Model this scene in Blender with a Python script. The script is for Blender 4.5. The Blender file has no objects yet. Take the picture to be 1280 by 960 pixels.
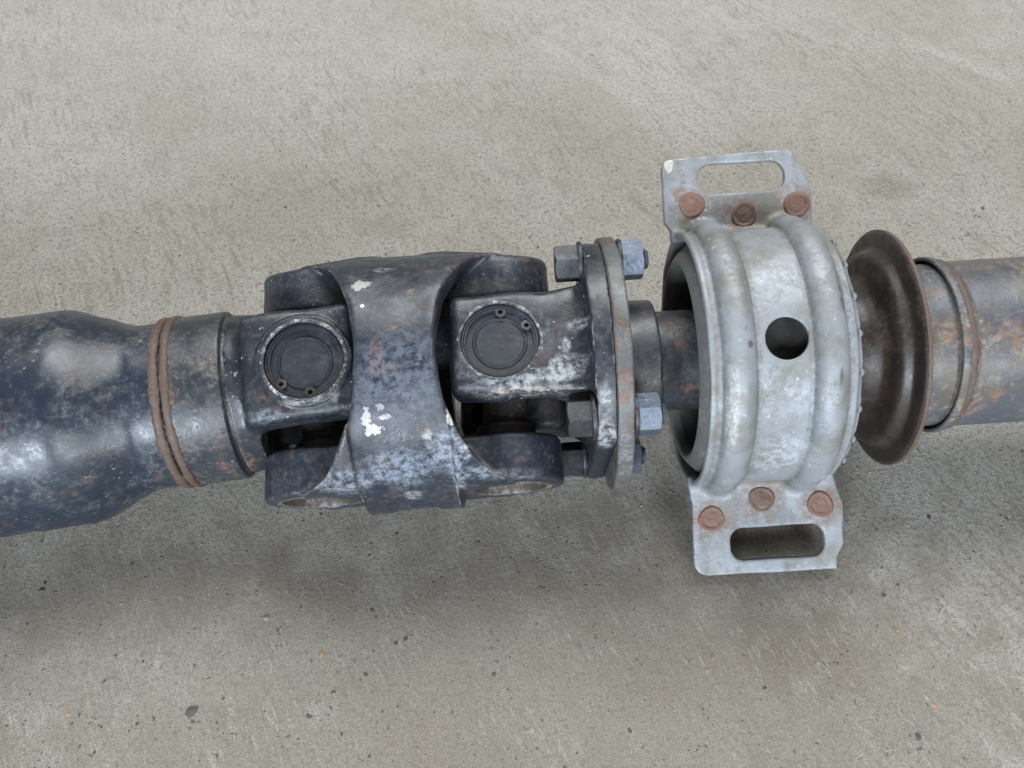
import bpy, bmesh, math, random
import numpy as np
from mathutils import Matrix, Vector, noise as mnoise

random.seed(7); rng = np.random.default_rng(7)
sc = bpy.context.scene
COL = sc.collection

# ------------------------------------------------------------------ camera
# Lengths are worked out in "units": one unit is 0.45 mm (the left tube is about 260 units = 117 mm across).
S = 0.00045
PITCH = math.radians(52.0)
DIST = 1150.0                       # camera to shaft axis
H_AXIS = 169.0                      # height of the shaft axis above the floor: bracket ring rests on it
cp, sp = math.cos(PITCH), math.sin(PITCH)
VU, VV, VW = np.array([1, 0, 0.]), np.array([0, sp, cp]), np.array([0, -cp, sp])
VO = np.array([0, 0, (H_AXIS - 17.4 * cp)])          # units
def view(u, v, w): return VO + u * VU + v * VV + w * VW

cam = bpy.data.cameras.new('camera'); camo = bpy.data.objects.new('camera', cam); COL.objects.link(camo)
cam.sensor_width = 36.0; cam.lens = 36.0 * DIST / 1280.0
cam.clip_start = 0.01; cam.clip_end = 100
cm = Matrix.Identity(4)
for i in range(3):
    cm[i][0] = VU[i]; cm[i][1] = VV[i]; cm[i][2] = VW[i]; cm[i][3] = view(0, 0, DIST)[i] * S
camo.matrix_world = cm
cam.dof.use_dof = True; cam.dof.focus_distance = (DIST - 70) * S; cam.dof.aperture_fstop = 18
sc.camera = camo

# ------------------------------------------------------------------ light
world = bpy.data.worlds.new('World'); sc.world = world; world.use_nodes = True
bg = world.node_tree.nodes['Background']
bg.inputs['Color'].default_value = (1.0, 0.965, 0.915, 1); bg.inputs['Strength'].default_value = 0.19

def area(name, loc, target, sx, sy, power, color):
    l = bpy.data.lights.new(name, 'AREA'); l.shape = 'RECTANGLE'; l.size = sx; l.size_y = sy
    l.energy = power; l.color = color
    o = bpy.data.objects.new(name, l); COL.objects.link(o); o.location = loc
    o.rotation_euler = (Vector(target) - Vector(loc)).to_track_quat('-Z', 'Y').to_euler()
    return o
area('overhead_light', (0.3, 1.45, 2.6), (0, 0.05, 0), 2.6, 1.6, 128, (0.965, 0.99, 0.985))
area('doorway_light', (-1.0, -2.9, 0.95), (0, 0, 0.1), 0.85, 1.05, 135, (0.80, 0.90, 1.0))
area('doorway_light', (1.25, -2.9, 1.15), (0, 0, 0.1), 0.9, 1.2, 84, (0.86, 0.93, 1.0))

sc.view_settings.view_transform = 'Standard'; sc.view_settings.look = 'None'
sc.view_settings.exposure = 0.0; sc.view_settings.gamma = 1.0
sc.render.engine = 'CYCLES'
sc.cycles.use_denoising = True
sc.cycles.max_bounces = 5

# ------------------------------------------------------------------ node helpers
class NT:
    def __init__(self, name):
        self.m = bpy.data.materials.new(name); self.m.use_nodes = True
        self.t = self.m.node_tree; self.t.nodes.clear()
        self.out = self.t.nodes.new('ShaderNodeOutputMaterial')
        self.b = self.t.nodes.new('ShaderNodeBsdfPrincipled')
        self.t.links.new(self.b.outputs[0], self.out.inputs[0])
    def put(self, sock, v):
        if isinstance(v, bpy.types.NodeSocket): self.t.links.new(v, sock)
        else:
            if isinstance(v, tuple) and len(v) == 3 and sock.type == 'RGBA': v = (*v, 1)
            sock.default_value = v
    def set(self, **k):
        for n, v in k.items(): self.put(self.b.inputs[n.replace('_', ' ')], v)
    def math(self, op, a, b=0.0, c=0.0, clamp=False):
        n = self.t.nodes.new('ShaderNodeMath'); n.operation = op; n.use_clamp = clamp
        self.put(n.inputs[0], a); self.put(n.inputs[1], b); self.put(n.inputs[2], c)
        return n.outputs[0]
    def vmath(self, op, a, b=None, scale=None):
        n = self.t.nodes.new('ShaderNodeVectorMath'); n.operation = op
        self.put(n.inputs[0], a)
        if b is not None: self.put(n.inputs[1], b)
        if scale is not None: n.inputs['Scale'].default_value = scale
        return n.outputs['Value' if op in ('LENGTH', 'DISTANCE', 'DOT_PRODUCT') else 'Vector']
    def coord(self):
        n = self.t.nodes.new('ShaderNodeTexCoord')
        return self.vmath('SCALE', n.outputs['Object'], scale=1.0 / S / 100)     # 1 = 100 units
    def mapping(self, v, loc=(0, 0, 0), rot=(0, 0, 0), scale=(1, 1, 1)):
        n = self.t.nodes.new('ShaderNodeMapping'); self.put(n.inputs[0], v)
        n.inputs[1].default_value = loc; n.inputs[2].default_value = rot; n.inputs[3].default_value = scale
        return n.outputs[0]
    def noise(self, v, scale, detail=4, rough=0.55, dist=0.0, color=False):
        n = self.t.nodes.new('ShaderNodeTexNoise'); self.put(n.inputs['Vector'], v)
        n.inputs['Scale'].default_value = scale; n.inputs['Detail'].default_value = detail
        n.inputs['Roughness'].default_value = rough; n.inputs['Distortion'].default_value = dist
        return n.outputs['Color' if color else 'Fac']
    def voronoi(self, v, scale, feature='F1', out='Distance'):
        n = self.t.nodes.new('ShaderNodeTexVoronoi'); n.feature = feature
        self.put(n.inputs['Vector'], v); n.inputs['Scale'].default_value = scale
        return n.outputs[out]
    def ramp(self, f, lo, hi, a=0.0, b=1.0):
        n = self.t.nodes.new('ShaderNodeMapRange'); n.interpolation_type = 'SMOOTHSTEP'
        self.put(n.inputs[0], f)
        for i, x in enumerate((lo, hi, a, b)): n.inputs[i + 1].default_value = x
        return n.outputs[0]
    def mix(self, f, a, b):
        n = self.t.nodes.new('ShaderNodeMix'); n.data_type = 'RGBA'
        self.put(n.inputs[0], f); self.put(n.inputs[6], a); self.put(n.inputs[7], b)
        return n.outputs[2]
    def bump(self, h, strength, dist, normal=None):
        n = self.t.nodes.new('ShaderNodeBump'); self.put(n.inputs['Height'], h)
        n.inputs['Strength'].default_value = strength; n.inputs['Distance'].default_value = dist
        if normal is not None: self.put(n.inputs['Normal'], normal)
        return n.outputs[0]
    def pointy(self, lo, hi):
        n = self.t.nodes.new('ShaderNodeNewGeometry')
        return self.ramp(n.outputs['Pointiness'], lo, hi)

def worn(name, base, dust=(0.22, 0.22, 0.215), dust_amt=0.5, rust_amt=0.25, chip_amt=0.3, edge=0.0,
         rough=(0.36, 0.62), metal=0.0, rust=(0.17, 0.085, 0.05), chip=(0.55, 0.54, 0.52), patches=(),
         blotch=None, bump=0.35, seed=0.0, edge_col=(0.3, 0.2, 0.14), dust_scale=1.0):
    """Aged paint or bare metal: base coat, dried grime, rust bloom, chips to bright metal, pitted relief."""
    t = NT(name); c = t.mapping(t.coord(), loc=(seed * 3.7, seed * 1.3, seed * 2.1))
    n_lo = t.noise(c, 1.1 * dust_scale, 6, 0.62, 0.4)
    n_mid = t.noise(c, 4.2 * dust_scale, 6, 0.65, 0.3)
    n_hi = t.noise(c, 21, 4, 0.6)
    col = base
    if blotch: col = t.mix(t.ramp(t.noise(c, 1.9, 5, 0.6), 0.42, 0.66), col, blotch)
    # dried grime: large soft patches broken up by fine speckle
    n_sp = t.noise(t.mapping(c, loc=(2, 31, 7)), 15 * dust_scale, 8, 0.74)
    cloud = t.math('MULTIPLY', t.ramp(n_lo, 0.38, 0.70), t.ramp(n_mid, 0.34, 0.62))
    d = t.math('MULTIPLY', cloud, t.ramp(n_sp, 0.42, 0.60, 0.12, 1.0))
    d = t.math('ADD', d, t.math('MULTIPLY', t.ramp(n_sp, 0.57, 0.66), 0.45))
    d = t.math('MULTIPLY', d, dust_amt, clamp=True)
    col = t.mix(d, col, dust)
    # rust bloom + small spots
    c2 = t.mapping(c, loc=(11, 5, 3))
    r1 = t.math('MULTIPLY', t.ramp(t.noise(c2, 2.3, 6, 0.68), 0.53, 0.66), t.ramp(t.noise(c2, 9, 4, 0.6), 0.38, 0.62))
    spots = t.math('MULTIPLY', t.ramp(t.voronoi(c2, 7.5), 0.10, 0.24, 1, 0), t.ramp(t.noise(c2, 2.8, 2), 0.5, 0.62))
    rf = t.math('MULTIPLY', t.math('MAXIMUM', r1, t.math('MULTIPLY', spots, 0.75)), rust_amt, clamp=True)
    rc = t.mix(t.noise(c, 30, 3), (rust[0] * 0.55, rust[1] * 0.5, rust[2] * 0.5), (rust[0] * 1.5, rust[1] * 1.5, rust[2] * 1.5))
    col = t.mix(rf, col, rc)
    if edge > 0:
        e = t.math('MULTIPLY', t.pointy(0.515, 0.60), t.ramp(t.noise(c2, 6, 5, 0.7), 0.40, 0.60))
        col = t.mix(t.math('MULTIPLY', e, edge, clamp=True), col, t.mix(t.ramp(t.noise(c2, 3), 0.45, 0.6), edge_col, chip))
    # bright chips
    c3 = t.mapping(c, loc=(4, 17, 8))
    ch = t.math('MULTIPLY', t.ramp(t.noise(c3, 13, 5, 0.7), 0.640, 0.665), t.ramp(t.noise(c3, 1.7, 3), 0.46, 0.60))
    ch = t.math('MULTIPLY', ch, chip_amt, clamp=True)
    col = t.mix(ch, col, chip)
    hgt = t.math('MULTIPLY', ch, -0.5)
    o = t.coord()
    for (pc, pr, colr, ragged, crust) in patches:     # individual scars: centre, radii, colour, raggedness, crusty or solid
        q = t.vmath('DIVIDE', t.vmath('SUBTRACT', o, tuple(x / 100 for x in pc)), tuple(x / 100 for x in pr))
        dd = t.math('ADD', t.vmath('LENGTH', q), t.math('MULTIPLY', t.math('SUBTRACT', t.noise(o, 4.5 if crust else 13, 8, 0.76), 0.5), ragged))
        if crust >= 0.95:                                 # flaked patch with a sharp ragged border
            f = t.math('ADD', t.math('SUBTRACT', 1.0, t.vmath('LENGTH', q)), t.math('MULTIPLY', t.math('SUBTRACT', t.noise(o, 13, 8, 0.70), 0.5), ragged * 2.2))
            f = t.math('MULTIPLY', t.ramp(f, 0.22, 0.30), crust)
        elif crust:
            f = t.math('MULTIPLY', t.ramp(dd, 0.5, 1.15, 1, 0), t.ramp(t.noise(o, 11, 8, 0.78), 0.40, 0.62))
            f = t.math('MULTIPLY', f, crust)
        else: f = t.math('MULTIPLY', t.ramp(dd, 0.86, 1.06, 1, 0), 0.92)
        col = t.mix(f, col, t.mix(t.noise(o, 16, 3), tuple(x * 1.1 for x in colr), tuple(x * 0.6 for x in colr)))
        hgt = t.math('SUBTRACT', hgt, t.math('MULTIPLY', f, 0.5))
    hgt = t.math('ADD', hgt, t.math('MULTIPLY', n_hi, 0.35))
    hgt = t.math('ADD', hgt, t.math('MULTIPLY', n_mid, 0.5))
    hgt = t.math('ADD', hgt, t.math('MULTIPLY', d, 0.35))
    hgt = t.math('ADD', hgt, t.math('MULTIPLY', rf, 0.6))
    rr = t.math('ADD', t.ramp(n_mid, 0.3, 0.7, rough[0], rough[1]), t.math('MULTIPLY', t.math('MAXIMUM', d, rf), 0.28), clamp=True)
    t.set(Base_Color=col, Roughness=rr, Normal=t.bump(hgt, bump, 2.2 * S))
    if metal: t.put(t.b.inputs['Metallic'], t.math('MULTIPLY', metal, t.math('SUBTRACT', 1.0, rf)))
    return t.m

BLK = (0.020, 0.024, 0.032)
M = {}
M['tube_l'] = worn('worn_black_tube', (0.013, 0.020, 0.034), dust=(0.18, 0.185, 0.185), dust_amt=0.55, rust_amt=0.4, rust=(0.14, 0.09, 0.062), chip_amt=0.35, rough=(0.27, 0.42), seed=23, bump=0.25)
M['sleeve_l'] = worn('worn_black_sleeve', (0.024, 0.029, 0.038), dust=(0.17, 0.15, 0.125), dust_amt=0.7, rust_amt=0.9, chip_amt=0.3, rough=(0.28, 0.48), seed=2)
M['weld'] = worn('rusted_weld', (0.085, 0.054, 0.042), dust=(0.17, 0.145, 0.13), dust_amt=0.8, rust_amt=1.0, chip_amt=0.1, rough=(0.45, 0.7), seed=3, bump=0.7, rust=(0.16, 0.085, 0.056), dust_scale=2)
M['companion'] = worn('dull_steel_flange', (0.10, 0.105, 0.11), dust=(0.30, 0.31, 0.32), dust_amt=0.6, rust_amt=1.0, dust_scale=1.6, chip_amt=0.2, edge=0.4, rough=(0.38, 0.6), metal=0.2, seed=6, rust=(0.19, 0.105, 0.07), blotch=(0.085, 0.055, 0.038))
M['stub'] = worn('stub_shaft_steel', (0.028, 0.032, 0.040), dust=(0.12, 0.12, 0.12), dust_amt=0.6, rust_amt=0.8, chip_amt=0.25, rough=(0.33, 0.5), seed=7)
M['cap'] = worn('bearing_cap_steel', (0.014, 0.018, 0.026), dust=(0.09, 0.10, 0.12), dust_amt=0.4, rust_amt=0.2, chip_amt=0.12, rough=(0.38, 0.55), seed=8, bump=0.25)
M['clip'] = worn('retaining_ring_steel', (0.05, 0.05, 0.052), dust=(0.2, 0.19, 0.17), dust_amt=0.6, rust_amt=0.55, chip_amt=0.5, rough=(0.35, 0.5), metal=0.5, seed=9, bump=0.25)
M['lip'] = worn('bared_bore_lip', (0.030, 0.034, 0.042), dust=(0.55, 0.55, 0.55), dust_amt=1.0, rust_amt=0.3, chip_amt=1.0, rough=(0.4, 0.6), metal=0.15, seed=10, chip=(0.6, 0.6, 0.6), dust_scale=2)
M['bore'] = worn('bared_bore_steel', (0.085, 0.07, 0.06), dust=(0.46, 0.43, 0.39), dust_amt=0.85, rust_amt=0.9, chip_amt=0.3, rough=(0.4, 0.6), metal=0.1, seed=11)
M['cross'] = worn('greasy_cross', (0.026, 0.024, 0.023), dust=(0.12, 0.105, 0.095), dust_amt=0.7, rust_amt=0.7, chip_amt=0.1, rough=(0.4, 0.7), seed=12)
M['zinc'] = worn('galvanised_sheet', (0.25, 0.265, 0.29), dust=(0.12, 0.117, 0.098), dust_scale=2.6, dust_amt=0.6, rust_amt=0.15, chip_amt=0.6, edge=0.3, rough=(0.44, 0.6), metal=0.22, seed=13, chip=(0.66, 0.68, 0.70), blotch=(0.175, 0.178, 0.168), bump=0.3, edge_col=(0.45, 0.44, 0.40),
    patches=[((210, 246, 0), (6, 13, 30), (0.52, 0.49, 0.44), 0.8, 0), ((222, 253, 0), (18, 4.5, 30), (0.52, 0.49, 0.44), 0.8, 0),
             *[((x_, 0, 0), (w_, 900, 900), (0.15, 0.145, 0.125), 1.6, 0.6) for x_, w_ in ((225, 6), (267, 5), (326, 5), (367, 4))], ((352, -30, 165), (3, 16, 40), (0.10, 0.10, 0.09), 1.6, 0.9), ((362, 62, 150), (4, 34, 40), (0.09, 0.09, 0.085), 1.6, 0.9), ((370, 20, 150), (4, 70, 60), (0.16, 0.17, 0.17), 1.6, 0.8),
             ((256, 8, 165), (5, 7, 30), (0.09, 0.09, 0.09), 1.2, 0.9), ((254, 26, 160), (4, 5, 30), (0.10, 0.10, 0.10), 1.2, 0.9),
             ((300, -120, 120), (40, 30, 60), (0.62, 0.65, 0.70), 1.6, 0.6), ((236, -60, 160), (8, 60, 60), (0.66, 0.66, 0.62), 1.6, 0.7),
             ((290, 180, 0), (40, 9, 30), (0.13, 0.135, 0.14), 1.4, 0.8), ((300, -205, 0), (45, 14, 30), (0.20, 0.23, 0.27), 1.4, 0.8), ((230, 170, 0), (30, 30, 30), (0.15, 0.155, 0.15), 1.4, 0.7),
             *[((x_, y_, 0), (34, 30, 30), (0.21, 0.12, 0.078), 1.5, 0.9) for x_, y_ in ((236, 192), (300, 175), (366, 184), (237, -200), (300, -179), (373, -190))]])
M['weldspot'] = worn('rusted_spot_weld', (0.15, 0.075, 0.055), dust=(0.33, 0.23, 0.19), dust_amt=0.8, dust_scale=2.5, rust_amt=0.8, chip_amt=0.2, rough=(0.5, 0.7), seed=14, bump=0.8, rust=(0.10, 0.048, 0.034))
M['weldspot_dark'] = worn('dark_rusted_spot_weld', (0.105, 0.06, 0.045), dust=(0.30, 0.24, 0.20), dust_amt=0.8, dust_scale=2.0, rust_amt=0.9, chip_amt=0.3, rough=(0.5, 0.7), seed=31, bump=0.9, rust=(0.10, 0.048, 0.034))
M['rubber'] = worn('dusty_rubber', (0.028, 0.028, 0.028), dust=(0.13, 0.13, 0.125), dust_amt=0.55, rust_amt=0.0, chip_amt=0.0, rough=(0.55, 0.75), seed=15)
M['liplight'] = worn('dusty_rubber_lip', (0.10, 0.10, 0.095), dust=(0.2, 0.2, 0.19), dust_amt=0.7, rust_amt=0.0, chip_amt=0.0, rough=(0.55, 0.75), seed=16)
M['bolt'] = worn('dark_bolt', (0.020, 0.022, 0.027), dust=(0.13, 0.135, 0.14), dust_amt=0.6, dust_scale=2, rust_amt=0.12, chip_amt=0.4, rough=(0.34, 0.5), metal=0.2, seed=17)
M['nut'] = worn('zinc_nut', (0.070, 0.090, 0.125), dust=(0.28, 0.30, 0.33), dust_amt=0.6, rust_amt=0.3, chip_amt=0.5, dust_scale=1.5, rough=(0.28, 0.45), metal=0.4, seed=18)
M['dish'] = worn('dark_slinger_plate', (0.022, 0.018, 0.016), dust=(0.085, 0.066, 0.052), dust_amt=0.6, rust_amt=0.5, chip_amt=0.0, rough=(0.34, 0.52), seed=19, bump=0.35, rust=(0.085, 0.042, 0.028), blotch=(0.032, 0.022, 0.018))
M['tube_r'] = worn('weathered_tube', (0.065, 0.072, 0.088), dust=(0.27, 0.235, 0.195), dust_amt=0.85, rust_amt=0.9, chip_amt=0.2, rough=(0.3, 0.5), seed=20, rust=(0.20, 0.11, 0.07), blotch=(0.10, 0.085, 0.07))

# ------------------------------------------------------------------ mesh helpers
def new_mesh(name, V, F):
    V = np.asarray(V, dtype=np.float32) * S
    me = bpy.data.meshes.new(name)
    if isinstance(F, np.ndarray):
        me.vertices.add(len(V)); me.vertices.foreach_set('co', V.ravel())
        n = len(F); k = F.shape[1]
        me.loops.add(n * k); me.loops.foreach_set('vertex_index', F.astype(np.int32).ravel())
        me.polygons.add(n)
        me.polygons.foreach_set('loop_start', np.arange(0, n * k, k, dtype=np.int32))
        me.update(calc_edges=True)
    else:
        me.from_pydata([tuple(v) for v in V], [], F)
    me.polygons.foreach_set('use_smooth', np.ones(len(me.polygons), dtype=bool))
    me.update()
    return me

WORLD = {}
def place(o, W, parent=None):
    o.parent = parent
    WORLD[o] = W.copy()
    o.matrix_basis = (WORLD[parent].inverted() @ W) if parent is not None else W
def add(name, me, W, parent, mat=None):
    o = bpy.data.objects.new(name, me); COL.objects.link(o); place(o, W, parent)
    if mat and not me.materials: me.materials.append(M[mat])
    return o

def frame(origin_view, ang, yaw=0.0, roll=0.0):
    """Local x along the shaft, y across it (up the picture), z towards the viewer; roll turns y,z about x."""
    a = np.array([math.cos(ang) * math.cos(yaw), math.sin(ang) * math.cos(yaw), math.sin(yaw)])
    zz = np.array([0, 0, 1.0]) - a * a[2]; zz /= np.linalg.norm(zz)
    yy = np.cross(zz, a)
    y2 = math.cos(roll) * yy - math.sin(roll) * zz
    z2 = math.cos(roll) * zz + math.sin(roll) * yy
    o = view(*origin_view)
    W = Matrix.Identity(4)
    for j, d in enumerate((a, y2, z2)):
        wd = d[0] * VU + d[1] * VV + d[2] * VW
        for i in range(3): W[i][j] = wd[i]
    for i in range(3): W[i][3] = o[i] * S
    return W
def T(x, y, z): return Matrix.Translation((x * S, y * S, z * S))

def lathe(name, prof, seg=128, closed=True, wob=0.0, seedv=0.0, a0=0.0, a1=2 * math.pi):
    """Revolve (x, r) round local x. closed: the profile is a loop."""
    P = np.array(prof, dtype=float); n = len(P)
    full = abs(a1 - a0 - 2 * math.pi) < 1e-6
    k = seg if full else seg + 1
    th = a0 + (a1 - a0) * np.arange(k) / seg
    R = P[None, :, 1] * np.ones((k, 1)); X = P[None, :, 0] * np.ones((k, 1))
    if wob:
        for q in range(3, 9):
            R = R + wob / q * np.sin(q * th + seedv * q)[:, None] * np.sin(P[None, :, 0] * 0.03 * q + seedv + q)
    V = np.stack([X, R * np.cos(th)[:, None], R * np.sin(th)[:, None]], -1).reshape(-1, 3)
    F = []
    for i in range(seg):
        i2 = (i + 1) % k
        for j in range(n if closed else n - 1):
            j2 = (j + 1) % n
            F.append((i * n + j, i * n + j2, i2 * n + j2, i2 * n + j))
    me = new_mesh(name, V, np.array(F))
    me.set_sharp_from_angle(angle=math.radians(38))
    return me

def rounded(prof, r=3.0, n=4):
    """Round the corners of a closed (x, r) profile."""
    out = []; N = len(prof)
    for i in range(N):
        p0, p1, p2 = (np.array(prof[(i + d) % N], float) for d in (-1, 0, 1))
        a = p0 - p1; b = p2 - p1; la, lb = np.linalg.norm(a), np.linalg.norm(b)
        rr = min(r, la * 0.45, lb * 0.45)
        q0 = p1 + a / la * rr; q2 = p1 + b / lb * rr
        for t in np.linspace(0, 1, n + 1):
            out.append((1 - t) ** 2 * q0 + 2 * t * (1 - t) * p1 + t * t * q2)
    return out

def subdiv(prof, step=12):
    out = []; N = len(prof)
    for i in range(N):
        a, b = np.array(prof[i], float), np.array(prof[(i + 1) % N], float)
        m = max(1, int(np.linalg.norm(b - a) / step))
        for t in range(m): out.append(a + (b - a) * t / m)
    return out

# signed-distance modelling of the castings, meshed with surface nets
def smin(a, b, k):
    h = np.clip(0.5 + 0.5 * (b - a) / k, 0, 1); return b + (a - b) * h - k * h * (1 - h)
def smax(a, b, k): return -smin(-a, -b, k)
def box(x, y, z, c, h, r=0.0):
    qx, qy, qz = np.abs(x - c[0]) - h[0] + r, np.abs(y - c[1]) - h[1] + r, np.abs(z - c[2]) - h[2] + r
    return np.sqrt(np.maximum(qx, 0) ** 2 + np.maximum(qy, 0) ** 2 + np.maximum(qz, 0) ** 2) + np.minimum(np.maximum(qx, np.maximum(qy, qz)), 0) - r
def cyl(a, b, c, R, h0, h1):
    """cylinder of radius R about the axis of coordinate c, between h0 and h1"""
    return np.maximum(np.sqrt(a * a + b * b) - R, np.maximum(h0 - c, c - h1))
def cast_noise(x, y, z, amp):
    return amp * (np.sin(x * .071 + 1.3 * np.sin(y * .043)) * np.sin(y * .067 + z * .031) + 0.6 * np.sin(z * .13 + x * .05) * np.sin(y * .11 + 1) + 0.10 * np.sin(x * .31 + z * .27) * np.sin(y * .29 - x * .1))

def nets(name, fn, lo, hi, h):
    ax = [np.arange(lo[i], hi[i] + h, h, dtype=np.float32) for i in range(3)]
    X, Y, Z = np.meshgrid(*ax, indexing='ij', sparse=True)
    f = np.asarray(fn(X, Y, Z), dtype=np.float32)
    f = np.broadcast_to(f, tuple(len(a) for a in ax))
    ins = f < 0
    sh = tuple(s - 1 for s in f.shape)
    def sub(a, i, j, k): return a[i:i + sh[0], j:j + sh[1], k:k + sh[2]]
    cnt = np.zeros(sh, np.uint8)
    for i in (0, 1):
        for j in (0, 1):
            for k in (0, 1): cnt += sub(ins, i, j, k)
    act = (cnt > 0) & (cnt < 8)
    I = np.argwhere(act); idx = np.full(sh, -1, np.int32); idx[act] = np.arange(len(I))
    cv = {(i, j, k): f[I[:, 0] + i, I[:, 1] + j, I[:, 2] + k] for i in (0, 1) for j in (0, 1) for k in (0, 1)}
    acc = np.zeros((len(I), 3)); num = np.zeros(len(I))
    for a in cv:
        for d in range(3):
            if a[d]: continue
            b = list(a); b[d] = 1; b = tuple(b)
            fa, fb = cv[a], cv[b]; m = (fa < 0) != (fb < 0)
            t = np.where(m, fa / np.where(m, fa - fb, 1), 0)
            p = np.tile(np.array(a, float), (len(I), 1)); p[:, d] += t
            acc += p * m[:, None]; num += m
    V = (I + acc / num[:, None]) * h + np.array(lo)
    Fs = []
    for d in range(3):
        e = [slice(None)] * 3; e2 = [slice(None)] * 3
        e[d] = slice(0, -1); e2[d] = slice(1, None)
        A, B = ins[tuple(e)], ins[tuple(e2)]
        E = np.argwhere(A != B)
        o1, o2 = (d + 1) % 3, (d + 2) % 3
        ok = (E[:, o1] > 0) & (E[:, o2] > 0) & (E[:, o1] < f.shape[o1] - 1) & (E[:, o2] < f.shape[o2] - 1)
        E = E[ok]
        def cell(s1, s2):
            c = E.copy(); c[:, o1] -= s1; c[:, o2] -= s2
            return idx[c[:, 0], c[:, 1], c[:, 2]]
        q = np.stack([cell(1, 1), cell(0, 1), cell(0, 0), cell(1, 0)], -1)
        flip = ~A[E[:, 0], E[:, 1], E[:, 2]]
        q[flip] = q[flip][:, ::-1]
        Fs.append(q)
    return new_mesh(name, V, np.concatenate(Fs))

# ------------------------------------------------------------------ concrete floor
def floor_material():
    t = NT('broomed_concrete'); c = t.coord()
    rot = math.radians(-27)
    st = t.mapping(t.vmath('ADD', c, t.vmath('SCALE', t.noise(c, 0.35, 2, color=True), scale=0.5)), rot=(0, 0, rot)); st = t.mapping(st, scale=(1, 0.13, 1))
    streak = t.noise(st, 12.0, 6, 0.70)
    streak2 = t.noise(t.mapping(st, loc=(3, 9, 0)), 22.0, 5, 0.68)
    big = t.noise(c, 0.28, 4, 0.55); mid = t.noise(c, 1.2, 6, 0.65); fine = t.noise(c, 16, 5, 0.7); grain = t.noise(c, 55, 3, 0.65)
    streakmask = t.ramp(t.noise(c, 0.45, 3), 0.36, 0.62)
    col = t.mix(t.ramp(big, 0.3, 0.7), (0.345, 0.325, 0.287), (0.415, 0.402, 0.366))
    col = t.mix(t.math('MULTIPLY', t.ramp(t.noise(c, 2.6, 8, 0.75), 0.44, 0.64), 0.30), col, (0.225, 0.212, 0.186))
    # greasy tyre and oil marks, yellowish dirt; shaft shadow painted in as brown
    st2 = t.mapping(c, loc=(1.3, 2.2, 0), rot=(0, 0, math.radians(-38))); st2 = t.mapping(st2, scale=(1.0, 0.16, 1))
    scuff = t.math('MULTIPLY', t.ramp(t.noise(st2, 0.9, 4, 0.6), 0.55, 0.72), 0.35)
    col = t.mix(scuff, col, (0.44, 0.43, 0.395))
    for (u, v, rx, ry, k) in STAINS_AND_SHADE:
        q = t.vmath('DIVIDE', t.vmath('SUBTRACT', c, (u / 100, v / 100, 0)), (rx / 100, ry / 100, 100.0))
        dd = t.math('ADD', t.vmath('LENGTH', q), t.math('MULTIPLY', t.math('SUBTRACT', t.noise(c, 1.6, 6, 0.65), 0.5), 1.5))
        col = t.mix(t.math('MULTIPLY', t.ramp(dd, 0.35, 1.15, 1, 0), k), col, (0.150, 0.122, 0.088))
    for (u, v, rx, ry, ang, k) in PALE:                      # rubbed pale scuffs and broad lighter areas
        q = t.mapping(t.vmath('SUBTRACT', c, (u / 100, v / 100, 0)), rot=(0, 0, ang))
        q = t.vmath('DIVIDE', q, (rx / 100, ry / 100, 100.0))
        dd = t.math('ADD', t.vmath('LENGTH', q), t.math('MULTIPLY', t.math('SUBTRACT', t.noise(st2, 2.6, 5, 0.65), 0.5), 1.4))
        col = t.mix(t.math('MULTIPLY', t.ramp(dd, 0.3, 1.15, 1, 0), k), col, (0.43, 0.42, 0.385))
    col = t.mix(t.math('MULTIPLY', t.math('MULTIPLY', t.ramp(streak, 0.47, 0.66), streakmask), 0.55), col, (0.165, 0.148, 0.118))
    col = t.mix(t.math('MULTIPLY', t.math('MULTIPLY', t.ramp(streak2, 0.53, 0.66), t.ramp(streakmask, 0, 1, 0.25, 1)), 0.36), col, (0.47, 0.455, 0.415))
    col = t.mix(t.math('MULTIPLY', t.ramp(fine, 0.50, 0.60), 0.62), col, (0.155, 0.143, 0.126))
    col = t.mix(t.math('MULTIPLY', t.ramp(grain, 0.50, 0.58), 0.70), col, (0.125, 0.115, 0.102))
    col = t.mix(t.math('MULTIPLY', t.ramp(t.noise(t.mapping(c, loc=(7, 2, 5)), 34, 3, 0.65), 0.57, 0.66), 0.22), col, (0.52, 0.50, 0.46))
    pv2 = t.voronoi(t.vmath('ADD', c, t.vmath('SCALE', t.noise(c, 14, 3, color=True), scale=0.14)), 5.2)
    pits2 = t.math('MULTIPLY', t.ramp(pv2, 0.07, 0.16, 1, 0), t.ramp(t.noise(t.mapping(c, loc=(15, 3, 5)), 1.9, 5, 0.7), 0.47, 0.58))
    col = t.mix(t.math('MULTIPLY', pits2, 0.8), col, (0.095, 0.088, 0.078))
    speck = t.noise(t.mapping(c, loc=(9, 12, 0)), 9.0, 6, 0.72)
    col = t.mix(t.math('MULTIPLY', t.ramp(speck, 0.55, 0.65), 0.28), col, (0.15, 0.138, 0.118))
    pv = t.voronoi(t.vmath('ADD', c, t.vmath('SCALE', t.noise(c, 9, 3, color=True), scale=0.16)), 10.0)
    pits = t.math('MULTIPLY', t.ramp(pv, 0.10, 0.22, 1, 0), t.ramp(t.noise(t.mapping(c, loc=(5, 5, 5)), 2.6, 5, 0.7), 0.50, 0.60))
    col = t.mix(t.math('MULTIPLY', pits, 0.85), col, (0.065, 0.060, 0.055))
    rsv = t.voronoi(t.mapping(c, loc=(3.3, 8.1, 0)), 4.0)
    rs = t.math('MULTIPLY', t.ramp(rsv, 0.03, 0.085, 1, 0), t.ramp(t.noise(t.mapping(c, loc=(2, 5, 9)), 1.6, 2), 0.52, 0.58))
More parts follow.
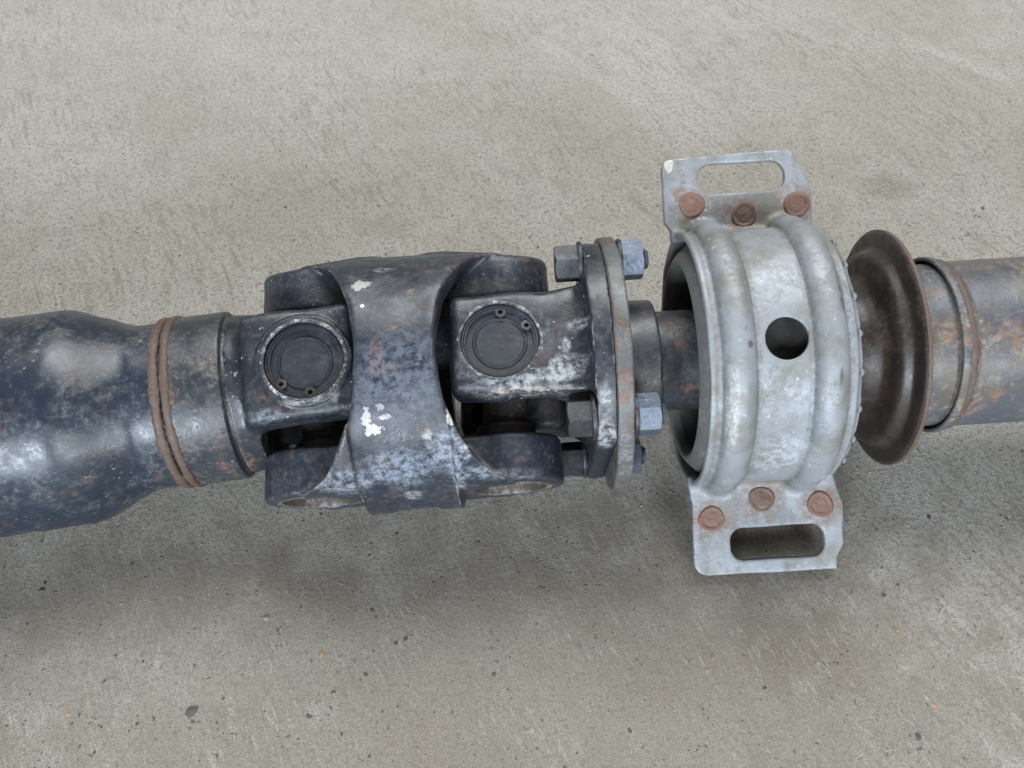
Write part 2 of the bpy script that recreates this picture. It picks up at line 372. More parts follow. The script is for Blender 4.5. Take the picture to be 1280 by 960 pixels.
    col = t.mix(t.math('MULTIPLY', rs, 0.7), col, (0.36, 0.20, 0.10))
    h = t.math('ADD', t.math('MULTIPLY', streak, 0.25), t.math('MULTIPLY', fine, 0.7))
    h = t.math('ADD', h, t.math('MULTIPLY', grain, 0.35))
    h = t.math('SUBTRACT', h, t.math('MULTIPLY', pits, 0.9))
    t.set(Base_Color=col, Roughness=t.ramp(mid, 0.3, 0.7, 0.78, 0.92), Normal=t.bump(h, 0.65, 2.6 * S))
    t.b.inputs['Specular IOR Level'].default_value = 0.3
    return t.m

def ground_at(px, py):
    """Floor point (units) seen at photo pixel px,py."""
    o = view(0, 0, DIST); d = view(px - 640, 480 - py, 0) - o
    k = -o[2] / d[2]; p = o + d * k
    return p[0], p[1]
STAINS_AND_SHADE = []  # stains, plus shade along the shaft and bracket painted into the floor colour
for (px, py, rx, ry, k) in [(640, 900, 1100, 330, 0.62), (660, 700, 330, 110, 0.3), (900, 760, 330, 160, 0.25), (1000, 800, 90, 70, 0.45), (190, 735, 300, 90, 0.35), (960, 690, 160, 60, 0.3),  # first entry: broad brown darkening of the lower floor
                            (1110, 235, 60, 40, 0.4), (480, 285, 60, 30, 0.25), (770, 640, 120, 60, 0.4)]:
    x, y = ground_at(px, py); STAINS_AND_SHADE.append((x, y, rx, ry, k))

PALE = []
for (p0, p1, w, k) in [((760, 10), (900, 210), 110, 0.75), ((1130, 50), (1290, 110), 26, 0.85), ((640, 30), (860, 170), 22, 0.6), ((60, 30), (330, 60), 120, 0.35), ((60, 860), (300, 820), 90, 0.12)]:
    a, b = np.array(ground_at(*p0)), np.array(ground_at(*p1)); m = (a + b) / 2; d_ = b - a
    PALE.append((m[0], m[1], np.linalg.norm(d_) * 0.62, w, -math.atan2(d_[1], d_[0]), k))
fm = bpy.data.meshes.new('concrete_floor')
L = 14.0
fm.from_pydata([(-L, -L, 0), (L, -L, 0), (L, L, 0), (-L, L, 0)], [], [(0, 1, 2, 3)])
fo = bpy.data.objects.new('concrete_floor', fm); COL.objects.link(fo); fo['kind'] = 'structure'
fo['label'] = 'bare grey broom-finished concrete floor with stains'
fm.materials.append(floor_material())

# ------------------------------------------------------------------ the driveshaft
root = bpy.data.objects.new('driveshaft', None); COL.objects.link(root)
root['label'] = 'worn black driveshaft with double universal joint and galvanised centre bearing bracket, lying on concrete'
root['category'] = 'driveshaft'
root.empty_display_size = 0.05
ROLL, ROLL_L, ROLL_R = math.radians(17), math.radians(13.5), math.radians(18.5)
ANG_R = math.radians(3.47)
FR = frame((0, 17.4, 0), ANG_R)                         # right-hand shaft, s = 0 under the picture centre
JR = -12.0                                              # right joint centre along it
FRr = frame((0, 17.4, 0), ANG_R, 0, ROLL_R) @ T(JR, 0, 0)   # rolled, at the joint
jl = (-241.0, 0.5, 0.0); jr = (JR * math.cos(ANG_R), 17.4 + JR * math.sin(ANG_R), 0.0)
ANG_C = math.atan2(jr[1] - jl[1], jr[0] - jl[0]); HALF = 0.5 * math.hypot(jr[0] - jl[0], jr[1] - jl[1])
FC = frame(((jl[0] + jr[0]) / 2, (jl[1] + jr[1]) / 2 - 7, 0), ANG_C, 0, math.radians(14))
ANG_L, YAW_L = math.radians(8.1), math.radians(-4.5)
FL = frame(jl, ANG_L, YAW_L); FLr = frame(jl, ANG_L, YAW_L, ROLL_L)
place(root, Matrix.Translation((0.1, 0, 0)))

def on_surf(F, R, px, py, flat=None):
    """Local point (units) of frame F where the sight line of a photo pixel meets the cylinder of radius R (or plane z = flat)."""
    Fi = F.inverted()
    o = Fi @ Vector(tuple(view(0, 0, DIST) * S)); e = Fi @ Vector(tuple(view(px - 640, 480 - py, 0) * S)); d = (e - o)
    o /= S; d /= S
    if flat is not None: return tuple(o + d * ((flat - o.z) / d.z))
    a = d.y ** 2 + d.z ** 2; b = 2 * (o.y * d.y + o.z * d.z); c = o.y ** 2 + o.z ** 2 - R * R
    q = max(0.0, b * b - 4 * a * c)
    return tuple(o + d * ((-b - math.sqrt(q)) / (2 * a)))
# --- left tube with its swaged neck
def tube_prof():
    xs = np.concatenate([np.linspace(-900, -300, 40), np.linspace(-290, -190, 24)])
    r = [131 - 30 * (lambda q: q * q * (3 - 2 * q))(min(1, max(0, (x + 292) / 94))) for x in xs]
    out = list(zip(xs, r)); out.append((-165, 101))
    inner = [(x, rr - 7) for x, rr in reversed(out)]
    return out + inner
tube = add('tube', lathe('tube', tube_prof(), 160, True, 1.2, 0.4), FL, root, 'tube_l')
tube['label'] = 'large worn blue-black painted tube that necks down'
def bead(name, x, R, r, F, parent, mat, wob=0.8, seed=0.0, seg=160):
    """A weld bead: a ring of small overlapping ripples."""
    V = []; Fc = []; m = 10
    for i in range(seg):
        th = 2 * math.pi * i / seg
        rr = r * (1 + 0.10 * math.sin(i * 2.1 + seed) + 0.10 * math.sin(i * 0.37 + seed) + 0.08 * math.sin(i * 0.83 + 2 * seed)); dx = wob * math.sin(th * 5 + seed) * 0.6
        for j in range(m):
            a = 2 * math.pi * j / m
            R2 = R + rr * math.sin(a)
            V.append((x + dx + rr * 1.7 * math.cos(a), R2 * math.cos(th), R2 * math.sin(th)))
    for i in range(seg):
        for j in range(m):
            Fc.append((i * m + j, i * m + (j + 1) % m, ((i + 1) % seg) * m + (j + 1) % m, ((i + 1) % seg) * m + j))
    return add(name, new_mesh(name, V, np.array(Fc)), F, parent, mat)
bead('weld_bead', -171, 102.6, 3.5, FL, tube, 'weld', seed=1)
bead('weld_bead', -158.5, 103.6, 3.0, FL, tube, 'weld', seed=2)
sleeve = add('sleeve', lathe('sleeve', subdiv(rounded([(-164, 104), (-97, 104), (-97, 96), (-85, 93), (-85, 70), (-164, 70)], 2.5), 10), 160, True, 0.5, 2.0), FL, root, 'sleeve_l')
sleeve['label'] = 'grimy dark sleeve behind the weld beads'

# --- left yoke
YLP = [(on_surf(FLr, 100, 303, 580), (16, 20, 40), (0.22, 0.13, 0.09), 1.2, 0.9), (on_surf(FLr, 0, 330, 520, 108), (24, 9, 30), (0.2, 0.23, 0.28), 1.4, 0.8),
       (on_surf(FLr, 0, 415, 480, 108), (9, 20, 30), (0.5, 0.5, 0.5), 1.8, 0.7), (on_surf(FLr, 0, 380, 500, 108), (24, 6, 30), (0.55, 0.55, 0.55), 1.8, 0.7)]
M['yoke_l'] = worn('worn_black_yoke', (0.014, 0.018, 0.026), dust=(0.15, 0.16, 0.17), dust_amt=0.45, rust_amt=0.3, chip_amt=0.5, edge=0.9, rough=(0.28, 0.5), seed=4, patches=YLP)
def yoke_l(x, y, z):
    n = cast_noise(x, y, z, 0.8)
    az = np.abs(z)
    r = np.sqrt(y * y + z * z)
    base = np.maximum(r - (98 - 0.10 * (x + 95)), np.maximum(-92 - x, x + 66))
    ear = box(x, y, az, (-6, 0, 84), (65, 65, 25), 9)
    ear = smax(ear, r - 124, 8)
    d = smin(base, ear, 14)
    cav = np.sqrt((x - 10) ** 2 + (y * 0.9) ** 2 + (z * 1.05) ** 2) - 84
    d = smax(d, -np.maximum(cav, az - 62), 6)
    bore = np.sqrt(x * x + y * y) - 46
    d = smax(d, -bore, 2.5)
    lip = np.maximum(np.abs(np.sqrt(x * x + y * y) - 50) - 4, np.abs(az - 107) - 4.5)
    return smin(d, lip, 4) + n
yl = add('yoke', nets('left_yoke', yoke_l, (-98, -112, -122), (68, 112, 122), 1.7), FLr, root, 'yoke_l')
yl['label'] = 'blue-black forged yoke with square ears'

# --- flange yoke
FYP = [(on_surf(FRr, 0, a, b, 107), (rx, ry, 40), (0.42, 0.44, 0.46), 1.6, k) for a, b, rx, ry, k in
       ((712, 455, 24, 14, 0.92), (690, 468, 30, 10, 0.9), (722, 406, 16, 8, 0.9), (747, 412, 6, 10, 0.8), (706, 432, 7, 10, 0.9), (748, 450, 10, 18, 0.9), (640, 475, 40, 8, 0.7), (755, 500, 10, 26, 0.8), (758, 540, 14, 14, 0.9))]
FYP.append((on_surf(FRr, 0, 655, 489, 100), (64, 6, 25), (0.50, 0.46, 0.42), 1.5, 0.85))
M['flange_y'] = worn('worn_black_flange_yoke', (0.015, 0.019, 0.028), dust=(0.2, 0.205, 0.21), dust_amt=0.4, rust_amt=0.2, chip_amt=0.7, edge=0.9, rough=(0.28, 0.5), seed=5, chip=(0.46, 0.47, 0.48), patches=FYP)
def yoke_r(x, y, z):
    n = cast_noise(x + 40, y, z + 9, 0.8)
    az = np.abs(z); r = np.sqrt(y * y + z * z)
    fl = 24 * np.clip((x - 48) / 55, 0, 1) ** 2                      # the ear flares into the flange
    ear = box(x, np.maximum(np.abs(y) - fl, 0), az, (24, 0, 82), (82, 61, 25), 12)
    c = np.sqrt(x * x + y * y)
    ear = smax(ear, r - 121, 8)
    plate = smax(np.maximum(r - 154, np.abs(x - 113) - 11.5), np.abs(y) - 126, 8)
    d = smin(ear, plate, 20)
    d = smin(d, np.maximum(r - 78, np.abs(x - 100) - 20), 12)
    cav = np.sqrt((x + 5) ** 2 + y * y + z * z) - 80
    d = smax(d, -np.maximum(cav, az - 60), 6)
    d = smax(d, -(c - 45), 2.5)
    d = np.minimum(d, 1e6)
    # bolt-head seats and the flange's flat back
    for by in (-1, 1):
        for bz in (-1, 1):
            q = np.sqrt((y - 95.5 * by) ** 2 + (z - 95.5 * bz) ** 2)
            d = smax(d, -np.maximum(q - 31, np.maximum(40 - x, x - 101)), 4)
    return np.maximum(d + n, x - 124)
yr = add('flange_yoke', nets('flange_yoke', yoke_r, (-64, -160, -160), (128, 160, 160), 1.8), FRr, root, 'flange_y')
yr['label'] = 'blue-black flange yoke with whitish scuffs'

# --- coupling (centre) yoke
def coupling(x, y, z):
    n = cast_noise(x, y + 17, z, 0.55)
    ax = np.abs(x); ay = np.abs(y); az = np.abs(z); r = np.sqrt(y * y + z * z)
    arm = np.clip((ax - 54) / 3.0, 0, 1)
    outer = np.where(y > 0, r - (157 - 0.10 * np.maximum(ax - 54, 0)), smax(r - (157 + 6 * arm), ay - (170 - 29 * arm), 4))
    shell = smax(outer, -(r - 120), 4)
    # sweeping openings for the ears, cut from either end right out to the flanks
    ac = np.minimum(ay, 139.0)
    edge = 44 + 0.58 * (140 - np.sqrt(140.0 ** 2 - ac * ac))
    shell = smax(shell, (ax - edge) * 0.62, 5)
    # solid lugs that carry the bearing caps, round-ended
    prof = np.minimum(np.sqrt((ax - HALF) ** 2 + az * az) - 66, np.maximum(az - 63, np.maximum(ax - HALF, 30 - ax)))
    lug = smax(smax(outer, 83 - ay, 9), prof, 8)
    d = smin(shell, lug, 9)
    bore = np.sqrt((ax - HALF) ** 2 + az * az) - 46
    d = smax(d, -np.maximum(bore, 90 - ay), 2.5)
    return d + n
CPX = [(458, 524, 7, 12, (0.50, 0.485, 0.46), 1.5, 0.96), (468, 538, 13, 7, (0.50, 0.485, 0.46), 1.5, 0.96), (482, 521, 8, 4, (0.45, 0.44, 0.42), 1.4, 0.95), (475, 508, 6, 6, (0.30, 0.30, 0.30), 1.6, 0.95), (452, 357, 12, 12, (0.42, 0.42, 0.405), 1.2, 0.95), (480, 338, 16, 5, (0.40, 0.40, 0.38), 1.4, 0.9),
       (470, 447, 10, 24, (0.17, 0.055, 0.045), 1.6, 0.94), (481, 462, 14, 10, (0.17, 0.10, 0.08), 1.5, 0.8), (453, 383, 2.5, 2.5, (0.75, 0.75, 0.75), 0.3, 0),
       (563, 519, 6, 13, (0.50, 0.485, 0.46), 1.2, 0.95), (490, 410, 8, 7, (0.20, 0.13, 0.09), 1.2, 0.9), (514, 366, 6, 5, (0.2, 0.17, 0.13), 1.0, 0.9), (526, 533, 8, 8, (0.22, 0.18, 0.15), 1.0, 0.9),
       (520, 450, 7, 7, (0.18, 0.18, 0.18), 1.2, 0.8), (534, 544, 7, 7, (0.5, 0.5, 0.5), 1.2, 0.9), (560, 560, 28, 26, (0.34, 0.38, 0.46), 1.2, 0.85), (585, 555, 4, 16, (0.6, 0.6, 0.62), 1.5, 0.9),
       (500, 585, 45, 24, (0.28, 0.33, 0.42), 1.4, 0.8), (430, 600, 40, 18, (0.34, 0.37, 0.43), 1.4, 0.7), (517, 619, 11, 5, (0.34, 0.34, 0.34), 0.8, 0.9), (575, 600, 8, 22, (0.4, 0.44, 0.5), 1.4, 0.8),
       (500, 470, 60, 60, (0.12, 0.14, 0.19), 1.5, 0.8), (610, 590, 45, 8, (0.34, 0.38, 0.45), 1.4, 0.7)]
CP = [(on_surf(FC, 156, a, b), (rx, ry, 45), col_, rg, cr) for (a, b, rx, ry, col_, rg, cr) in CPX]
M['coupling'] = worn('worn_black_coupling', (0.017, 0.022, 0.034), dust=(0.15, 0.155, 0.16), dust_amt=0.5, rust_amt=0.4, rust=(0.14, 0.085, 0.06), chip_amt=0.4, edge=0.9, rough=(0.28, 0.5), seed=21, patches=CP)
cy = add('coupling_yoke', nets('coupling_yoke', coupling, (-184, -164, -164), (184, 164, 164), 1.9), FC, root, 'coupling')
cy['label'] = 'blue-black centre coupling yoke with chipped white paint and a red rust patch'

# --- crosses, bearing caps, retaining rings
def cross(x, y, z):
    d = np.sqrt(x * x + y * y + z * z) - 42
    r1 = np.sqrt(x * x + y * y); r2 = np.sqrt(x * x + z * z)
    d = smin(d, np.maximum(r1 - 27, np.abs(z) - 70), 10)
    d = smin(d, np.maximum(r2 - 27, np.abs(y) - 112), 10)
    d = np.minimum(d, np.maximum(r1 - 37, np.abs(np.abs(z) - 56) - 6))
    d = np.minimum(d, np.maximum(r2 - 37, np.abs(np.abs(y) - 84) - 8))
    return smax(d, -np.maximum(np.sqrt(y * y + z * z) - 10, -x), 2)
cross_me = nets('cross', cross, (-48, -116, -76), (48, 116, 76), 2.2)
def cap_mesh(rim):
    # profile along local x = outward
    p = [(-40, 0.01), (-40, 45), (2, 45), (3, 44), (3, 42), (0, 40.5), (-4, 39), (-4.5, 32), (-2.5, 30.5), (-2.5, 29), (-4.5, 27.5), (-4.7, 14), (-4.8, 0.01)]
    return lathe('bearing_cap', p, 72, False)
cap_me = cap_mesh(0)
def clip_mesh(gap):
    """Internal retaining ring: flat C-shaped band with two eyed lugs, in local y,z at x = 0..3."""
    bm = bmesh.new(); n = 60; loops = []
    a0, a1 = gap / 2, 2 * math.pi - gap / 2
    for i in range(n + 1):
        a = a0 + (a1 - a0) * i / n
        loops.append([bm.verts.new((x * S, r * math.cos(a) * S, r * math.sin(a) * S)) for x, r in ((0, 44.6), (3.2, 44.6), (3.2, 39.6), (0, 39.6))])
    for i in range(n):
        for j in range(4): bm.faces.new((loops[i][j], loops[i][(j + 1) % 4], loops[i + 1][(j + 1) % 4], loops[i + 1][j]))
    bm.faces.new(loops[0]); bm.faces.new(loops[-1][::-1])
    for a in (a0, a1):                                # eyed lugs (small washers)
        cy_, cz_ = 36.5 * math.cos(a), 36.5 * math.sin(a); k = 20; rings = []
        for i in range(k):
            b = 2 * math.pi * i / k
            rings.append([bm.verts.new((x * S, (cy_ + r * math.cos(b)) * S, (cz_ + r * math.sin(b)) * S)) for x, r in ((0, 6.2), (3.4, 6.2), (3.4, 2.9), (0, 2.9))])
        for i in range(k):
            for j in range(4): bm.faces.new((rings[i][j], rings[i][(j + 1) % 4], rings[(i + 1) % k][(j + 1) % 4], rings[(i + 1) % k][j]))
    bmesh.ops.recalc_face_normals(bm, faces=bm.faces)
    me = bpy.data.meshes.new('retaining_ring'); bm.to_mesh(me); bm.free()
    return me
clip_me = clip_mesh(math.radians(56))
lip_me = lathe('bore_lip', [(-3, 45.3), (0.8, 45.3), (1.3, 46.2), (1.1, 48.3), (0.2, 49.5), (-3, 50)], 96, True, 0.8, 1.0)
bore_me = lathe('bore_wall', [(-22, 47), (-22, 45.2), (0.6, 45.2), (1.2, 47), (1.0, 52), (-3, 53)], 96, True, 0.5, 1.0)
OUT = {'z+': Matrix.Rotation(-math.pi / 2, 4, 'Y'), 'z-': Matrix.Rotation(math.pi / 2, 4, 'Y'),
       'y+': Matrix.Rotation(math.pi / 2, 4, 'Z'), 'y-': Matrix.Rotation(-math.pi / 2, 4, 'Z')}
def joint(F, ears, zface, Fc, xc, spin):
    cr = add('universal_joint_cross', cross_me, F, root, 'cross')
    for key in ('z+', 'z-'):
        W = F @ T(0, 0, zface * (1 if key == 'z+' else -1)) @ OUT[key]
        c = add('bearing_cap', cap_me, W @ T(-3, 0, 0), ears, 'cap')
        add('retaining_ring', clip_me, W @ Matrix.Rotation(spin, 4, 'X') @ T(-5.5, 0, 0), c, 'clip')
        if ears is yr: continue
    for key in ('y+', 'y-'):
        W = Fc @ T(xc, (124 if key == 'y+' else -124), 0) @ OUT[key]
        c = add('bearing_cap', cap_me, W @ T(-3, 0, 0), cy, 'cap')
        add('retaining_ring', clip_me, W @ T(-5.5, 0, 0), c, 'clip')
joint(FLr, yl, 106, FC, -HALF, math.radians(156))
joint(FRr, yr, 104, FC, HALF, math.radians(-32))
for key in ('z+', 'z-'):
    add('bore_lip', lip_me, FLr @ T(0, 0, 111 if key == 'z+' else -111) @ OUT[key], yl, 'lip')
    add('bore_lip', lip_me, FRr @ T(0, 0, 106.2 if key == 'z+' else -106.2) @ OUT[key], yr, 'clip')
for xc in (-HALF, HALF):
    for key in ('y+', 'y-'):
        add('bore_wall', bore_me, FC @ T(xc, (140.5 if key == 'y+' else -140.5), 0) @ OUT[key], cy, 'bore')

# --- companion flange, collar, stub shaft
comp = add('companion_flange', lathe('companion_flange', subdiv(rounded([(112.5, 60), (112.5, 157), (132, 157), (132, 60)], 4, 5), 14), 192, True, 0.5, 3.0), FR, root, 'companion')
comp['label'] = 'round dull grey steel flange disc with rusty rim'
add('collar', lathe('collar', subdiv(rounded([(130, 50), (130, 82), (140, 78), (175, 77), (178, 66), (178, 50)], 3), 8), 128, True), FR, comp, 'stub')
stub = add('stub_shaft', lathe('stub_shaft', subdiv([(120, 0.5), (120, 62), (470, 62), (470, 0.5)], 20), 128, True), FR, root, 'stub')

# --- bolts, washers and nuts
def hexmesh(name, R, h, ch=0.86, hole=0.0, dome=0.0):
    """Hexagon head from x = 0 to h with the outer corners turned off."""
    bm = bmesh.new(); rings = []
    n = 48
    for i in range(n):
        a = 2 * math.pi * i / n
        k = (a % (math.pi / 3)) - math.pi / 6
        rh = R * math.cos(math.pi / 6) / math.cos(k)            # hexagon radius at this angle
        lim = R * 0.885
        zc = h - max(0, (rh - lim)) * 0.6
        pts = [(0, 0.01), (0, rh), (zc, rh), (h, min(rh, lim) - 1.2), (h + dome, 0.01 if not hole else hole)]
        rings.append([bm.verts.new((x * S, r * math.cos(a) * S, r * math.sin(a) * S)) for x, r in pts])
    for i in range(n):
        for j in range(4): bm.faces.new((rings[i][j], rings[i][j + 1], rings[(i + 1) % n][j + 1], rings[(i + 1) % n][j]))
    bmesh.ops.recalc_face_normals(bm, faces=bm.faces)
    me = bpy.data.meshes.new(name); bm.to_mesh(me); bm.free()
    return me
head_me = hexmesh('bolt', 22.5, 27)
nut_me = hexmesh('nut', 24.5, 25)
washer_me = lathe('washer', rounded([(0, 12), (0, 25.5), (5, 25.5), (5, 12)], 1.5, 2), 48, True)
stud_pts = [(-70, 0.01), (-70, 12)] + [(-68 + i * 2.0, 12.5 if i % 2 else 10.8) for i in range(38)] + [(10, 10), (10, 0.01)]
stud_me = lathe('threaded_end', stud_pts, 40, False)
FLIP = Matrix.Rotation(math.pi, 4, 'Z')
for (ay, az, sp_) in ((95.5, 95.5, .3), (-95.5, 95.5, 0.12), (-95.5, -95.5, .8), (95.5, -95.5, .5)):
    B = FRr @ T(0, ay, az)
    bolt = add('bolt', head_me, B @ T(97, 0, 0) @ FLIP @ Matrix.Rotation(sp_, 4, 'X'), root, 'bolt')
    add('washer', washer_me, B @ T(97, 0, 0), bolt, 'bolt')
    add('washer', washer_me, B @ T(144 - 0.5, 0, 0), bolt, 'nut')
    add('nut', nut_me, B @ T(148, 0, 0) @ Matrix.Rotation(sp_ + 0.4, 4, 'X'), bolt, 'nut')
    add('threaded_end', stud_me, B @ T(170, 0, 0), bolt, 'nut')

# --- centre bearing bracket: pressed sheet ring with two slotted ears
def poly_sdf(x, y, pts):
    d = None; s = None
    n = len(pts); best = np.full(np.broadcast(x, y).shape, 1e9, np.float32); ins = np.zeros(best.shape, bool)
    for i in range(n):
        ax_, ay_ = pts[i]; bx, by = pts[(i + 1) % n]
        ex, ey = bx - ax_, by - ay_; wx, wy = x - ax_, y - ay_
        t = np.clip((wx * ex + wy * ey) / (ex * ex + ey * ey), 0, 1)
        best = np.minimum(best, (wx - ex * t) ** 2 + (wy - ey * t) ** 2)
        c = (ay_ > y) != (by > y)
        if ay_ != by: ins ^= c & (x < (bx - ax_) * (y - ay_) / (by - ay_) + ax_)
    return np.where(ins, -1, 1) * np.sqrt(best)
UP = [(209, 100), (209, 160), (201, 172), (201, 237), (202.5, 243), (206, 248), (213, 250), (358, 255), (366, 250), (382, 214), (386, 205), (386, 160), (378, 100)]
LOW = [(212, -100), (212, -172), (214, -180), (212, -254), (213, -260), (217, -266), (222, -269.5), (229, -271), (390, -272), (390, -257), (400, -240), (402, -190), (394, -160), (380, -100)]
def bracket(x, y, z):
    n = cast_noise(x, y, z, 0.35)
    r = np.sqrt(y * y + z * z)
    mid = 153.5 + 0 * x - 8 * np.clip((x - 366) / 14, 0, 1) ** 2
    shell = np.maximum(np.abs(r - mid) - 3.0, np.maximum(215 - x, x - 382))
    for (c, w, dr) in ((246, 17.5, 149.5), (346, 17.5, 149.5)):           # pressed beads: half tori
        tor = np.maximum(np.abs(np.sqrt((x - c) ** 2 + (r - dr) ** 2) - w) - 3.0, 151 - r)
        shell = smin(shell, tor, 1.4)
    shell = smin(shell, np.maximum(np.abs(r - 151.5) - 4.4, np.abs(x - 372.5) - 2.2), 2.5)   # thin ridge near the crimped edge
    shell = smin(shell, np.sqrt((x - 217) ** 2 + (r - 154) ** 2) - 3.6, 3)              # rolled front edge
    xy = np.broadcast_arrays(x[:, :, :1] + 0 * y[:, :, :1], y[:, :, :1] + 0 * x[:, :, :1])
    up = poly_sdf(xy[0], xy[1], UP); lw = poly_sdf(xy[0], xy[1], LOW)
    def slot(x0, x1, y0, y1, rad):
        qx, qy = np.abs(xy[0] - (x0 + x1) / 2) - (x1 - x0) / 2 + rad, np.abs(xy[1] - (y0 + y1) / 2) - (y1 - y0) / 2 + rad
        return np.sqrt(np.maximum(qx, 0) ** 2 + np.maximum(qy, 0) ** 2) + np.minimum(np.maximum(qx, qy), 0) - rad
    pl = np.minimum(np.maximum(up, -slot(245, 354, 204, 241, 17)), np.maximum(lw, -slot(259, 376, -254, -214, 16)))
    dish = 2.5 * np.exp(-((x - 300) / 60) ** 2)          # slight pressed form of the ears
    ears = smax(pl + 0 * z, np.abs(z + 2 - dish * 0.4) - 5.5, 2.5)
    # pressed web between ring and ears
    d = smin(shell, smax(ears, -(r - 148), 2), 11)
    hole = np.sqrt((x - 299) ** 2 + (y - 14) ** 2) - 23.5
    d = smax(d, -np.maximum(hole, -z), 1.5)
    return d + n
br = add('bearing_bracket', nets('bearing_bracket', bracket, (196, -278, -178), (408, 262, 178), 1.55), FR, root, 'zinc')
br['label'] = 'pale galvanised ring bracket with slotted ears and a round hole'
spot_me = None
def spot_mesh():
    bm = bmesh.new(); n = 28; prof = [(0.01, 1.0), (5, 1.3), (9, 1.0), (11.5, 0.6), (13.4, 2.8), (15.2, 2.0), (16.6, 0.0), (16.8, -1.5)]
    rings = []
    for i in range(n):
        a = 2 * math.pi * i / n
        rings.append([bm.verts.new((r * (1 + .04 * math.sin(3 * a + 1)) * math.cos(a) * S, r * (1 + .04 * math.sin(3 * a + 1)) * math.sin(a) * S, (z + 0.12 * math.sin(3 * a + r * .3)) * S)) for r, z in prof])
    for i in range(n):
        for j in range(len(prof) - 1): bm.faces.new((rings[i][j], rings[i][j + 1], rings[(i + 1) % n][j + 1], rings[(i + 1) % n][j]))
    bmesh.ops.recalc_face_normals(bm, faces=bm.faces)
    me = bpy.data.meshes.new('spot_weld'); bm.to_mesh(me); bm.free()
    for p in me.polygons: p.use_smooth = True
    return me
spot_me = spot_mesh()
for i, (x, y) in enumerate([(236, 192), (300, 175), (366, 184), (237, -200), (300.6, -179), (373, -190)]):
    k = (1.0, 1.06, 0.94, 1.03, 0.97, 1.05)[i]
    o = add('spot_weld', spot_me.copy(), FR @ T(x, y, 3.4 + 0.3 * (i % 3)) @ Matrix.Rotation(i * 1.1, 4, 'Z') @ Matrix.Diagonal((k, 1.0 / k, 1, 1)), br, ('weldspot', 'weldspot_dark', 'weldspot')[i % 3])
# crimped tabs round the far rim
crimp_me = lathe('crimp_tab', [(0, 0.01), (0, 5), (3, 4.4), (5, 2.4), (5.6, 0.01)], 14, False)
for i in range(22):
    a = 2 * math.pi * i / 22 + 0.1
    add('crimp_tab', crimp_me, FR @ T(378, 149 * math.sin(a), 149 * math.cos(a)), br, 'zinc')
# rubber cushion and its lip, bearing
lipring = [(230, 147), (213, 130), (208, 122), (211, 117), (222, 116), (240, 124), (262, 140), (262, 150)]
add('cushion_rim', lathe('cushion_rim', subdiv(rounded(lipring, 3), 8), 160, True), FR, br, 'liplight')
cush = [(255, 148), (250, 118), (262, 108), (262, 98), (244, 92), (238, 80), (238, 63), (350, 63), (368, 80), (372, 120), (372, 147), (345, 147), (330, 126), (275, 126)]
add('rubber_cushion', lathe('rubber_cushion', subdiv(rounded(cush, 7), 10), 128, True), FR, br, 'rubber')

# --- slinger plate
dish = [(453, 142), (451.5, 132), (450, 124), (439, 119), (435.5, 112), (435.5, 92), (431, 84), (420, 78), (402, 73), (398, 63),
        (404, 63), (426, 74), (438, 80), (440, 90), (441, 112), (445, 118), (455, 124), (457, 131), (458.5, 143), (456, 145)]
dp = [np.array(p, float) for p in rounded(dish, 3, 3)]
sl = add('dust_slinger', lathe('dust_slinger', dp, 192, True), FR, root, 'dish')
sl['label'] = 'dark dished slinger plate beside the bracket'
add('rim_edge', lathe('rim_edge', rounded([(455.5, 140), (455.5, 146.2), (460.5, 146.2), (460.5, 140)], 1.5, 3), 192, True, 0.3, 1.0), FR, sl, 'weld')

# --- right-hand tube
neck = add('tube_neck', lathe('tube_neck', subdiv(rounded([(450, 60), (450, 99), (460, 100.5), (538, 100.5), (538, 60)], 4), 10), 160, True, 0.4, 5.0), FR, root, 'tube_r')
neck['label'] = 'scratched short neck between the slinger and the tube'
tr = add('tube', lathe('tube', subdiv(rounded([(535, 92), (535, 104.5), (512, 104.5), (512, 109.5), (521, 109.5), (527, 102.5), (1500, 102.5), (1500, 92)], 2.5), 14), 160, True, 0.5, 6.0), FR, root, 'tube_r')
tr['label'] = 'weathered grey-brown tube with a rusty end lip'
bead('weld_bead', 526, 102.5, 4.0, FR, tr, 'weld', seed=5)

# ------------------------------------------------------------------ loose stones and grit on the floor
def stone_mesh(name, r, flat, seed):
    bm = bmesh.new(); bmesh.ops.create_icosphere(bm, subdivisions=2, radius=1.0)
    for v in bm.verts:
        q = v.co * 1.3 + Vector((seed * 3.1, seed, 0)); k = 1 + 0.45 * mnoise.noise(q)
        v.co = Vector((v.co.x * k * r * 1.25, v.co.y * k * r * 0.85, max(v.co.z * k * r * flat, -0.35 * r * flat))) * S
    me = bpy.data.meshes.new(name); bm.to_mesh(me); bm.free()
    return me
def stone_mat(name, a, b):
    t = NT(name); c = t.coord()
    t.set(Base_Color=t.mix(t.noise(c, 14, 4), a, b), Roughness=0.8, Normal=t.bump(t.noise(c, 40, 3), 0.4, 1.0 * S))
    return t.m
SM = {'dark': stone_mat('dark_chip', (0.04, 0.039, 0.04), (0.10, 0.096, 0.09)), 'grey': stone_mat('grey_stone', (0.13, 0.13, 0.135), (0.25, 0.25, 0.25)),
      'orange': stone_mat('rust_flake', (0.26, 0.14, 0.075), (0.42, 0.26, 0.15))}
DG, OG = 'dark stone chips on the concrete', 'orange flakes on the concrete'
DL = 'tiny black stone chip lying alone on the bare concrete'; OL = 'tiny orange-brown flake lying loose on the concrete'
